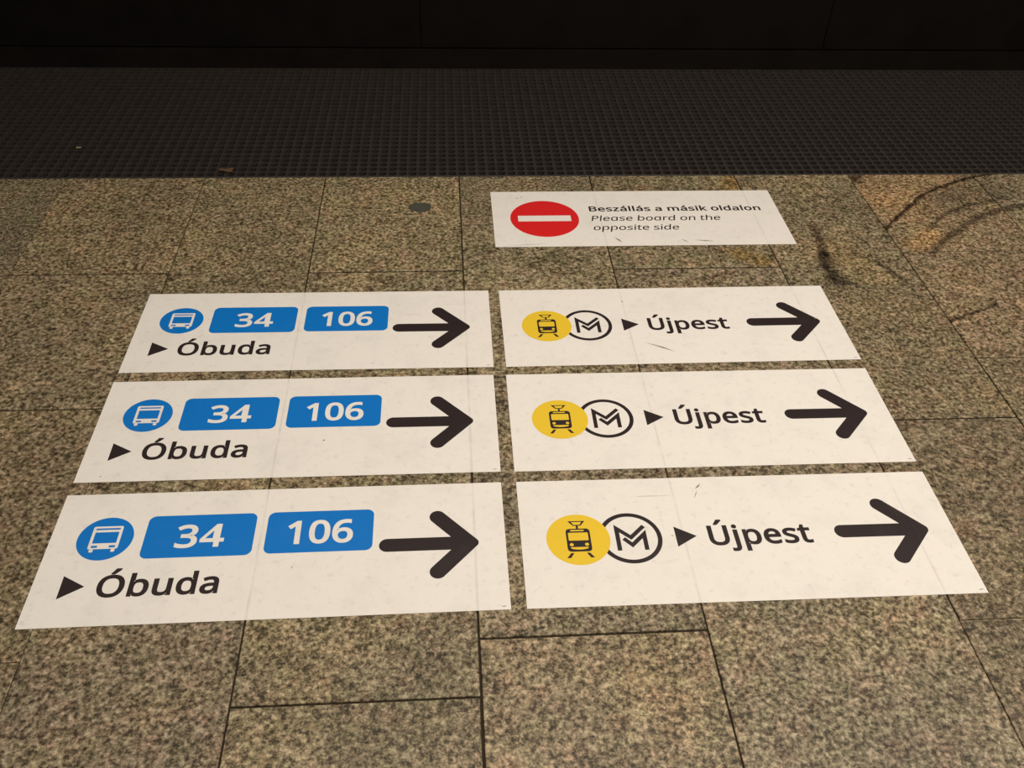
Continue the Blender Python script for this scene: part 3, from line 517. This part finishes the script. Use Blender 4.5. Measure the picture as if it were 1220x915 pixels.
  [3340,216,3335,184,3334,155,3336,130,3342,108,3352,90,3365,76,3382,65,3404,59,3429,57,3456,59,3480,65,3501,76,3520,90,3536,108,3550,130,3562,155,3572,184,3579,216,3584,248,3585,276,3582,301,3576,322,3567,340,3553,354,3536,364,3515,370,3489,372,3450,368,3417,354,3390,332,3377,314,3365,293,3355,270,3346,244],
  [3879,-14,3847,-12,3819,-5,3795,7,3774,23,3757,44,3744,69,3735,99,3732,133,3733,171,3740,214,3750,257,3763,295,3779,330,3799,360,3822,385,3847,406,3875,423,3904,435,3934,442,3966,442,3988,442,4008,440,4025,435,4040,429,4054,421,4066,411,4076,401,4085,390,4090,380,4086,380,4088,405,4093,442,4176,442,4091,-6,4023,-6,4023,52,4028,52,4019,42,4006,30,3991,20,3976,10,3959,2,3941,-5,3922,-10,3901,-13],
  [3903,57,3944,61,3976,72,4001,92,4021,119,4037,155,4048,201,4051,213,4055,243,4057,271,4057,295,4053,315,4048,333,4031,355,4003,369,3963,373,3929,368,3900,354,3874,331,3861,312,3849,291,3839,267,3831,241,3824,213,3820,184,3818,158,3819,134,3823,114,3830,97,3846,74,3871,61],
  [4507,444,4533,443,4563,438,4538,361,4510,366,4488,368,4472,367,4456,363,4441,358,4426,350,4411,341,4397,330,4385,317,4373,303,4363,287,4354,269,4347,250,4342,229,4298,-6,4215,-6,4299,436,4368,436,4361,357,4356,357,4366,370,4380,385,4396,399,4412,412,4429,423,4448,432,4467,438,4487,443],
  [4703,-14,4672,-12,4644,-5,4619,7,4598,23,4581,44,4568,69,4560,99,4556,133,4558,171,4564,214,4574,257,4587,295,4604,330,4623,360,4646,385,4672,406,4699,423,4728,435,4759,442,4791,444,4813,443,4832,440,4850,435,4865,429,4878,421,4890,411,4900,401,4909,390,4915,380,4910,380,4913,405,4917,438,4951,615,5033,615,4915,-6,4847,-6,4848,52,4852,52,4843,42,4830,30,4816,20,4800,10,4784,2,4766,-5,4746,-10,4725,-13],
  [4728,57,4768,61,4800,72,4825,92,4845,119,4861,155,4873,201,4875,213,4880,243,4882,271,4881,295,4878,315,4872,333,4855,355,4827,369,4787,373,4753,368,4724,354,4698,331,4685,312,4674,291,4664,267,4655,241,4649,213,4644,184,4643,158,4644,134,4648,114,4654,97,4671,74,4695,61],
  [5676,216,5667,181,5657,148,5643,119,5627,92,5608,68,5588,46,5565,28,5540,13,5514,1,5485,-7,5456,-12,5426,-14,5398,-12,5372,-7,5348,1,5326,13,5307,28,5291,46,5279,68,5269,92,5263,119,5260,148,5261,181,5266,216,5272,244,5280,270,5290,295,5301,318,5314,339,5339,370,5368,396,5400,417,5436,432,5474,441,5515,444,5553,441,5587,432,5616,417,5641,396,5660,370,5673,339,5679,318,5681,295,5682,270,5680,244],
  [5351,216,5346,184,5345,155,5348,130,5353,108,5363,90,5376,76,5393,65,5415,59,5441,57,5467,59,5491,65,5512,76,5531,90,5547,108,5562,130,5574,155,5583,184,5591,216,5595,248,5596,276,5594,301,5588,322,5578,340,5565,354,5547,364,5526,370,5500,372,5461,368,5428,354,5401,332,5388,314,5376,293,5366,270,5358,244],
  [6031,444,6061,442,6087,438,6110,430,6129,419,6144,405,6156,387,6164,366,6167,341,6166,312,6162,280,6108,-6,6026,-6,6079,275,6082,306,6080,330,6071,349,6057,362,6036,370,6007,372,5965,368,5932,356,5907,335,5887,306,5871,268,5859,223,5816,-6,5733,-6,5817,436,5885,436,5884,377,5880,377,5891,389,5906,402,5922,413,5939,423,5957,431,5975,436,5994,441,6013,443],
  [6598,56,6631,58,6666,66,6654,1,6641,-4,6629,-8,6615,-10,6601,-12,6587,-14,6573,-14,6551,-13,6530,-9,6511,-2,6494,8,6480,23,6470,41,6464,64,6463,92,6468,125,6514,369,6453,369,6461,413,6530,441,6576,534,6628,534,6609,436,6734,436,6721,369,6597,369,6551,127,6548,104,6551,86,6557,73,6568,63,6582,58],
  [6892,431,6885,399,6878,376,6874,376,6884,388,6899,401,6914,412,6931,422,6949,429,6967,435,6986,440,7005,442,7023,443,7056,441,7085,436,7110,426,7129,412,7145,395,7155,372,7160,346,7160,315,7155,280,7101,-6,7019,-6,7073,275,7076,306,7073,330,7065,349,7051,362,7029,370,7001,372,6972,371,6947,365,6926,355,6908,342,6893,326,6880,306,6869,281,6860,254,6853,222,6809,-6,6727,-6,6845,615,6927,615],
  [7480,444,7515,441,7546,433,7573,419,7595,400,7612,377,7623,349,7629,317,7630,282,7625,244,7616,195,7322,195,7319,158,7324,122,7338,94,7360,74,7389,62,7427,58,7452,59,7477,61,7499,66,7521,71,7544,79,7577,91,7562,16,7535,6,7511,-2,7488,-7,7464,-11,7438,-13,7409,-14,7370,-11,7335,-3,7304,12,7278,31,7257,57,7243,88,7237,109,7234,132,7233,157,7235,184,7240,212,7246,240,7254,266,7263,291,7274,314,7287,335,7312,367,7340,394,7371,416,7405,431,7442,441],
  [7466,374,7435,371,7408,360,7384,344,7364,320,7347,291,7337,263,7543,263,7545,280,7545,301,7543,319,7537,335,7529,349,7518,359,7504,368,7487,372],
 ],
 'l3': [
  [489,216,481,181,470,148,456,119,440,92,422,68,401,46,378,28,354,13,327,1,299,-7,269,-12,239,-14,211,-12,185,-7,161,1,139,13,121,28,105,46,92,68,82,92,76,119,73,148,74,181,79,216,85,244,93,270,103,295,114,318,127,339,152,370,181,396,213,417,249,432,287,441,328,444,366,441,400,432,429,417,454,396,473,370,486,339,492,318,495,295,495,270,493,244],
  [164,216,160,184,158,155,161,130,167,108,176,90,189,76,207,65,228,59,254,57,280,59,304,65,325,76,344,90,360,108,375,130,387,155,396,184,404,216,408,248,409,276,407,301,401,322,391,340,378,354,361,364,339,370,313,372,274,368,241,354,215,332,201,314,189,293,179,270,171,244],
  [842,444,873,442,901,435,925,423,946,407,964,386,977,361,985,331,989,297,987,259,981,216,975,187,967,160,958,135,947,112,935,90,912,59,885,33,856,12,824,-2,790,-11,754,-14,733,-13,713,-10,696,-5,680,2,666,10,655,19,645,29,636,40,630,49,635,49,632,20,627,-16,592,-198,510,-198,630,436,699,436,697,377,693,377,702,387,715,399,729,410,744,419,761,428,779,435,798,440,819,443],
  [816,372,789,371,766,366,746,357,729,345,714,330,701,311,690,288,681,260,673,229,671,216,666,183,664,153,665,128,670,106,678,89,691,75,708,65,730,59,757,57,781,59,803,66,822,77,839,92,855,111,868,133,880,158,889,186,896,217,901,244,902,270,901,293,897,313,891,331,874,354,849,368],
  [1335,444,1366,442,1394,435,1418,423,1439,407,1457,386,1470,361,1479,331,1482,297,1481,259,1474,216,1468,187,1460,160,1451,135,1440,112,1428,90,1405,59,1379,33,1349,12,1317,-2,1283,-11,1248,-14,1226,-13,1206,-10,1189,-5,1173,2,1160,10,1148,19,1138,29,1129,40,1123,49,1128,49,1125,20,1120,-16,1085,-198,1003,-198,1123,436,1192,436,1191,377,1186,377,1195,387,1208,399,1222,410,1237,419,1254,428,1272,435,1291,440,1313,443],
  [1309,372,1283,371,1259,366,1239,357,1222,345,1207,330,1195,311,1184,288,1174,260,1167,229,1164,216,1159,183,1157,153,1158,128,1163,106,1172,89,1184,75,1201,65,1223,59,1250,57,1274,59,1296,66,1315,77,1332,92,1348,111,1362,133,1373,158,1382,186,1390,217,1394,244,1395,270,1394,293,1390,313,1384,331,1367,354,1342,368],
  [1960,216,1952,181,1941,148,1928,119,1912,92,1893,68,1873,46,1850,28,1825,13,1798,1,1770,-7,1741,-12,1710,-14,1682,-12,1656,-7,1632,1,1611,13,1592,28,1576,46,1563,68,1554,92,1547,119,1545,148,1546,181,1551,216,1557,244,1565,270,1574,295,1586,318,1599,339,1624,370,1652,396,1685,417,1721,432,1759,441,1800,444,1838,441,1871,432,1901,417,1925,396,1944,370,1958,339,1963,318,1966,295,1967,270,1965,244],
  [1636,216,1631,184,1630,155,1632,130,1638,108,1648,90,1661,76,1678,65,1700,59,1725,57,1752,59,1776,65,1797,76,1816,90,1832,108,1846,130,1858,155,1868,184,1875,216,1880,248,1881,276,1878,301,1872,322,1862,340,1849,354,1832,364,1811,370,1785,372,1745,368,1713,354,1686,332,1673,314,1661,293,1651,270,1642,244],
  [2333,119,2326,91,2314,67,2297,45,2277,27,2254,12,2227,1,2197,-7,2165,-12,2131,-14,2102,-13,2076,-11,2053,-7,2033,-1,2015,6,1995,15,2010,93,2034,81,2053,73,2075,66,2097,60,2121,56,2145,55,2177,57,2203,62,2223,71,2237,83,2246,96,2252,112,2253,121,2252,130,2249,138,2244,145,2235,153,2224,162,2208,170,2189,180,2165,190,2140,201,2118,212,2099,223,2082,234,2069,248,2059,263,2052,280,2051,301,2053,324,2065,359,2087,389,2117,413,2139,424,2163,433,2188,439,2215,443,2243,444,2269,443,2293,440,2316,436,2338,430,2358,423,2382,412,2341,345,2319,354,2301,361,2283,366,2264,371,2245,373,2225,374,2199,373,2177,368,2160,361,2147,352,2138,341,2133,328,2132,318,2134,309,2137,302,2144,294,2153,287,2166,279,2182,271,2202,262,2226,252,2250,241,2271,231,2290,220,2306,208,2319,195,2329,179,2334,162,2336,141],
  [2568,436,2484,-6,2402,-6,2486,436],
  [2559,597,2570,596,2580,592,2589,585,2595,575,2597,562,2596,546,2591,531,2584,518,2574,508,2563,501,2551,497,2539,495,2527,497,2516,501,2508,508,2502,518,2500,531,2501,546,2505,562,2513,575,2522,585,2534,592,2546,596],
  [2770,56,2803,58,2838,66,2826,1,2812,-4,2800,-8,2787,-10,2772,-12,2758,-14,2745,-14,2722,-13,2702,-9,2682,-2,2666,8,2652,23,2642,41,2636,64,2635,92,2639,125,2686,369,2625,369,2633,413,2701,441,2747,534,2800,534,2781,436,2905,436,2893,369,2768,369,2722,127,2720,104,2722,86,2729,73,2740,63,2753,58],
  [3156,444,3191,441,3222,433,3249,419,3271,400,3288,377,3299,349,3305,317,3306,282,3301,244,3292,195,2998,195,2995,158,3000,122,3014,94,3036,74,3065,62,3103,58,3128,59,3153,61,3175,66,3197,71,3220,79,3253,91,3238,16,3211,6,3187,-2,3164,-7,3140,-11,3114,-13,3085,-14,3046,-11,3011,-3,2980,12,2954,31,2933,57,2919,88,2913,109,2910,132,2909,157,2911,184,2916,212,2922,240,2930,266,2939,291,2950,314,2963,335,2988,367,3016,394,3047,416,3081,431,3118,441],
  [3142,374,3111,371,3084,360,3061,344,3040,320,3023,291,3013,263,3219,263,3221,280,3221,301,3219,319,3213,335,3205,349,3194,359,3180,368,3163,372],
  [3875,119,3867,91,3855,67,3839,45,3818,27,3795,12,3768,1,3738,-7,3706,-12,3672,-14,3643,-13,3617,-11,3594,-7,3574,-1,3556,6,3537,15,3551,93,3576,81,3595,73,3616,66,3639,60,3662,56,3686,55,3719,57,3744,62,3764,71,3778,83,3788,96,3793,112,3794,121,3793,130,3790,138,3785,145,3777,153,3765,162,3750,170,3730,180,3706,190,3681,201,3659,212,3640,223,3623,234,3610,248,3600,263,3594,280,3592,301,3594,324,3606,359,3628,389,3658,413,3680,424,3704,433,3729,439,3756,443,3784,444,3810,443,3835,440,3858,436,3879,430,3899,423,3923,412,3882,345,3860,354,3842,361,3824,366,3806,371,3786,373,3766,374,3740,373,3718,368,3701,361,3688,352,3679,341,3675,328,3674,318,3675,309,3679,302,3685,294,3694,287,3707,279,3724,271,3743,262,3767,252,3791,241,3813,231,3832,220,3848,208,3860,195,3870,179,3876,162,3877,141],
  [4110,436,4026,-6,3943,-6,4027,436],
  [4100,597,4111,596,4121,592,4130,585,4136,575,4138,562,4137,546,4133,531,4125,518,4116,508,4104,501,4092,497,4080,495,4068,497,4058,501,4049,508,4043,518,4041,531,4042,546,4047,562,4054,575,4064,585,4075,592,4087,596],
  [4307,-14,4276,-12,4248,-5,4223,7,4202,23,4185,44,4172,69,4164,99,4160,133,4162,171,4168,214,4178,257,4191,295,4208,330,4227,360,4250,385,4276,406,4303,423,4332,435,4363,442,4395,444,4417,443,4436,440,4453,435,4469,429,4482,421,4494,411,4504,401,4513,390,4519,380,4514,380,4516,405,4521,438,4554,615,4637,615,4519,-6,4451,-6,4451,52,4456,52,4447,42,4434,30,4420,20,4404,10,4387,2,4369,-5,4350,-10,4329,-13],
  [4332,57,4372,61,4404,72,4429,92,4449,119,4465,155,4476,201,4479,213,4483,243,4486,271,4485,295,4482,315,4476,333,4459,355,4431,369,4391,373,4357,368,4328,354,4302,331,4289,312,4277,291,4267,267,4259,241,4252,213,4248,184,4246,158,4248,134,4251,114,4258,97,4275,74,4299,61],
  [4901,444,4936,441,4967,433,4994,419,5016,400,5033,377,5044,349,5050,317,5051,282,5046,244,5037,195,4743,195,4740,158,4745,122,4759,94,4781,74,4810,62,4848,58,4873,59,4898,61,4920,66,4942,71,4965,79,4998,91,4983,16,4956,6,4932,-2,4909,-7,4885,-11,4859,-13,4830,-14,4791,-11,4756,-3,4725,12,4699,31,4678,57,4664,88,4658,109,4655,132,4654,157,4656,184,4661,212,4667,240,4675,266,4684,291,4695,314,4708,335,4733,367,4761,394,4792,416,4826,431,4863,441],
  [4887,374,4856,371,4829,360,4806,344,4785,320,4768,291,4758,263,4964,263,4966,280,4966,301,4964,319,4958,335,4950,349,4939,359,4925,368,4908,372],
 ],
}

Z1, Z2 = 0.40, 0.58          # heights of print and overprint above the floor, in millimetres
SW, SH = 932.0, 335.4

def sheet_mesh(w, h):
    return box_mesh('sheet', -w / 2000, w / 2000, -h / 2000, h / 2000, 0.00002, 0.00032)
def sticker(x, y, rot, label, group):
    r = bpy.data.objects.new('floor_sticker', None); COL.objects.link(r)
    r.location = (x, y, 0.0002); r.rotation_euler = (0, 0, rot); r.empty_display_size = 0.1
    return tag(r, label, 'sticker', group)
def scuffs(root, items):
    for (x0, y0), (x1, y1), w in items:
        d = Vector((x1 - x0, y1 - y0)); n = Vector((-d.y, d.x)).normalized() * w / 2
        mx, my = (x0 + x1) / 2, (y0 + y1) / 2
        pts = [(x0, y0), (mx + n.x + d.x * .1, my + n.y), (x1, y1), (mx - n.x, my - n.y)]
        link('scuff_mark', fill('scuff_mark', [[pts]], 0.42, M['scuff']), root)

arrow_me = fill('arrow', [[arrow_outline()]], Z1, M['black'])
sheet_me = sheet_mesh(SW, SH)
sheet_me.materials.append(M['white'])

# --- bus stickers
BUS = [
  [rrect(-385, -325, 17.5, 77, 4), rrect(-379.5, -330.5, 67.5, 72.0, 1.2), rrect(-379, -331, 32.5, 61.5, 1.5),
   rrect(-379, -366.5, 21.0, 26.5, 1.5), rrect(-343.5, -331, 21.0, 26.5, 1.5)],
  [rrect(-380.5, -372.5, 9.5, 17.4, 2.5)], [rrect(-337.5, -329.5, 9.5, 17.4, 2.5)]]
bus_meshes = dict(
  disc=fill('bus_badge', [[circle(-355.5, 44.6, 56.2)]], Z1, M['blue']),
  bus=fill('bus_pictogram', BUS, Z2, M['white']),
  p34=fill('route_badge', [[rrect(-277, -54, -11.2, 100.6, 15)]], Z1, M['blue']),
  t34=text('route_number', 'n34', -213.5, -114.5, 15.2, 98.5, Z2, M['white']),
  p106=fill('route_badge', [[rrect(-30.5, 190.5, -9.5, 100.6, 15)]], Z1, M['blue']),
  t106=text('route_number', 'n106', 13, 149, 14.8, 101.0, Z2, M['white']),
  tri=fill('pointer_triangle', [[[(-411, -47.5), (-410.5, -103), (-364.5, -75)]]], Z1, M['black']),
  name=text('lettering', 'obuda', -340.6, -106, -100.8, 87, Z1, M['black']))
def bus_sticker(x, y, rot, label):
    r = sticker(x, y, rot, label, 'white bus direction stickers in the left column')
    link('sheet', sheet_me, r)
    d = link('bus_badge', bus_meshes['disc'], r); link('bus_pictogram', bus_meshes['bus'], d)
    d = link('route_badge', bus_meshes['p34'], r); d['label'] = 'blue rounded badge reading 34'; link('route_number', bus_meshes['t34'], d)
    d = link('route_badge', bus_meshes['p106'], r); d['label'] = 'blue rounded badge reading 106'; link('route_number', bus_meshes['t106'], d)
    link('pointer_triangle', bus_meshes['tri'], r)
    link('lettering', bus_meshes['name'], r)
    link('arrow', arrow_me, r)
    return r
b1 = bus_sticker(-0.3530, 1.9571, -0.0042, 'white sticker with blue 34 and 106 badges, farthest of three in the left column')
b2 = bus_sticker(-0.3559, 1.5893, 0.0002, 'white sticker with blue 34 and 106 badges, middle of three in the left column')
b3 = bus_sticker(-0.3564, 1.2193, 0.0046, 'white sticker with blue 34 and 106 badges, nearest of three in the left column')

# --- tram and metro stickers
MX = -236.0
TRAM = [
  [rrect(-371, -320, -32, 28.7, 8), rrect(-361, -332, 21.8, 25.6, 1.6), rrect(-366.5, -324.5, -3.0, 18.2, 2),
   circle(-361.5, -13.6, 4.2, 16), circle(-329.5, -13.6, 4.2, 16),
   [(-364, -20.2), (-364, -22.5), (-361, -25.0), (-352, -26.6), (-345.5, -27), (-339, -26.6), (-330, -25.0), (-327, -22.5), (-327, -20.2)]],
  [rect(-347.8, -343.4, 28.8, 36.6)],
  [[(-364.5, 49.6), (-353.5, 36.6), (-337.8, 36.6), (-327.5, 49.6)], [(-357.0, 47.2), (-352.3, 39.2), (-339.2, 39.2), (-334.8, 47.2)]],
  [[(-365, -35.5), (-358.5, -35.5), (-366.5, -48.2), (-374.5, -48.2)]],
  [[(-332.5, -35.5), (-326, -35.5), (-317, -48.2), (-325, -48.2)]]]
metro_meshes = dict(
  disc=fill('tram_badge', [[circle(-346, 0.6, 67.2)]], 0.50, M['yellow']),
  tram=fill('tram_pictogram', TRAM, 0.66, M['black']),
  ring=fill('metro_badge', [[circle(MX, 0.5, 67.3), circle(MX, 0.5, 57.6)]], 0.38, M['black']),
  m1=fill('metro_letter', [[stroke([(-262.6, -32.6), (-262.6, 26.5), (-234.6, 1.2), (-203.8, 31.2)], 9.4)],
                           [stroke([(-250.5, -1.0), (-234.2, -18.8), (-205.6, 9.5), (-205.6, -32.6)], 9.4)]], 0.38, M['black']),
  tri=fill('pointer_triangle', [[[(-139.6, 27), (-139.4, -27), (-94.6, 0)]]], Z1, M['black']),
  name=text('lettering', 'ujpest', -69.4, 151.6, -24.8, 87, Z1, M['black']))
def metro_sticker(x, y, rot, label):
    r = sticker(x, y, rot, label, 'white tram and metro direction stickers in the right column')
    link('sheet', sheet_me, r)
    d = link('tram_badge', metro_meshes['disc'], r); link('tram_pictogram', metro_meshes['tram'], d)
    d = link('metro_badge', metro_meshes['ring'], r); link('metro_letter', metro_meshes['m1'], d)
    link('pointer_triangle', metro_meshes['tri'], r)
    link('lettering', metro_meshes['name'], r)
    link('arrow', arrow_me, r)
    return r
m1 = metro_sticker(0.6097, 1.9563, 0.0038, 'white sticker with yellow tram disc and metro ring, farthest in the right column')
m2 = metro_sticker(0.6074, 1.5873, -0.0019, 'white sticker with yellow tram disc and metro ring, middle in the right column')
m3 = metro_sticker(0.6079, 1.2201, -0.0024, 'white sticker with yellow tram disc and metro ring, nearest in the right column')

# --- no boarding sticker
t = sticker(0.6093, 2.5140, 0.0006, 'white sticker with red no-entry disc asking to board on the opposite side, beside the mat', None)
sm = sheet_mesh(928.0, 332.8); sm.materials.append(M['white']); link('sheet', sm, t)
d = link('no_entry_disc', fill('no_entry_disc', [[circle(-300.4, -3.0, 108.5)]], Z1, M['red']), t)
link('bar', fill('bar', [[rect(-384.5, -217, -20.3, 13.8)]], Z2, M['white']), d)
link('lettering', text('lettering', 'l1', -153, 407.5, 38.6, 51, Z1, M['black']), t)['label'] = 'bold black first line of text'
link('lettering', text('lettering', 'l2', -153.5, 262.5, -20.2, 53, Z1, M['black']), t)['label'] = 'slanted black second line of text'
link('lettering', text('lettering', 'l3', -153.0, 118, -75.5, 53, Z1, M['black']), t)['label'] = 'slanted black third line of text'

scuffs(t, [((-384, 122), (-374, 126), 5), ((-370, 129), (-360, 133), 5), ((-95, -118), (-75, -148), 6), ((150, -136), (210, -146), 5),
           ((-430, -158), (-300, -150), 3), ((110, -130), (128, -150), 3)])
scuffs(m3, [((-70, 133), (-55, 148), 6), ((-78, 105), (-66, 130), 3), ((-150, 3), (-143, 2.5), 3), ((448, -159), (461, -158), 2.5)])
scuffs(m2, [((448, -159), (461, -158), 2.5)])
scuffs(m1, [((-126, 108), (-122, 102), 5), ((-90, -80), (-20, -120), 2.5), ((448, -159), (461, -158), 2.5), ((398, 12), (401, 11), 4)])
scuffs(b3, [((446, -160), (459, -159.5), 2.5), ((30, -45), (34, -47), 3)])
scuffs(b2, [((446, -160), (459, -159.5), 2.5), ((60, -52), (66, -55), 5), ((-415, -150), (-411, -152), 4)])
scuffs(b1, [((446, -160), (459, -159.5), 2.5)])

# ---------------------------------------------------------------- small things lying on the floor
def blob(name, cx, cy, rx, ry, z0, h, mat, label, cat, seed, n=22, wob=0.08):
    rnd = random.Random(seed)
    V = []
    k = [1 + rnd.uniform(-wob, wob) for _ in range(n)]
    for s, z in ((1.0, 0), (0.96, h * 0.7), (0.85, h)):
        V += [(math.cos(2 * math.pi * i / n) * rx * k[i] * s, math.sin(2 * math.pi * i / n) * ry * k[i] * s, z) for i in range(n)]
    F = [tuple(reversed(range(n))), tuple(range(2 * n, 3 * n))]
    for q in (0, n):
        for i in range(n):
            j = (i + 1) % n; F.append((q + i, q + j, q + n + j, q + n + i))
    o = link(name, mesh(name, V, F), None, mat); o.location = (cx, cy, z0)
    return tag(o, label, cat)
blob('round_patch', -0.083, 2.587, 0.037, 0.031, -0.0004, 0.0012, M['gum'],
     'small dark green-grey round patch stuck on the granite tile left of the no-entry sticker', 'patch', 3)
def scrap(name, cx, cy, z, s, mat, label, seed):
    rnd = random.Random(seed); bm = bmesh.new()
    n = 5; g = [[bm.verts.new(((i / (n - 1) - .5) * s * 1.8 + rnd.uniform(-.1, .1) * s, (j / (n - 1) - .5) * s + rnd.uniform(-.1, .1) * s,
                               0.001 + rnd.uniform(0, .28) * s)) for i in range(n)] for j in range(n)]
    for j in range(n - 1):
        for i in range(n - 1): bm.faces.new((g[j][i], g[j][i + 1], g[j + 1][i + 1], g[j + 1][i]))
    r = bmesh.ops.extrude_face_region(bm, geom=bm.faces[:])
    bmesh.ops.translate(bm, verts=[e for e in r['geom'] if isinstance(e, bmesh.types.BMVert)], vec=(0, 0, 0.0008))
    bmesh.ops.recalc_face_normals(bm, faces=bm.faces[:])
    me = bpy.data.meshes.new(name); bm.to_mesh(me); bm.free()
    o = link(name, me, None, mat); o.location = (cx, cy, z)
    return tag(o, label, 'litter')
scrap('paper_scrap', -0.732, 2.832, -0.0012, 0.026, M['leaf'], 'small crumpled brown scrap lying on the front edge of the rubber mat', 5)
scrap('paper_fleck', -1.257, 3.003, -0.0012, 0.008, M['fleck'], 'tiny pale fleck of litter on the rubber mat at the left', 9)
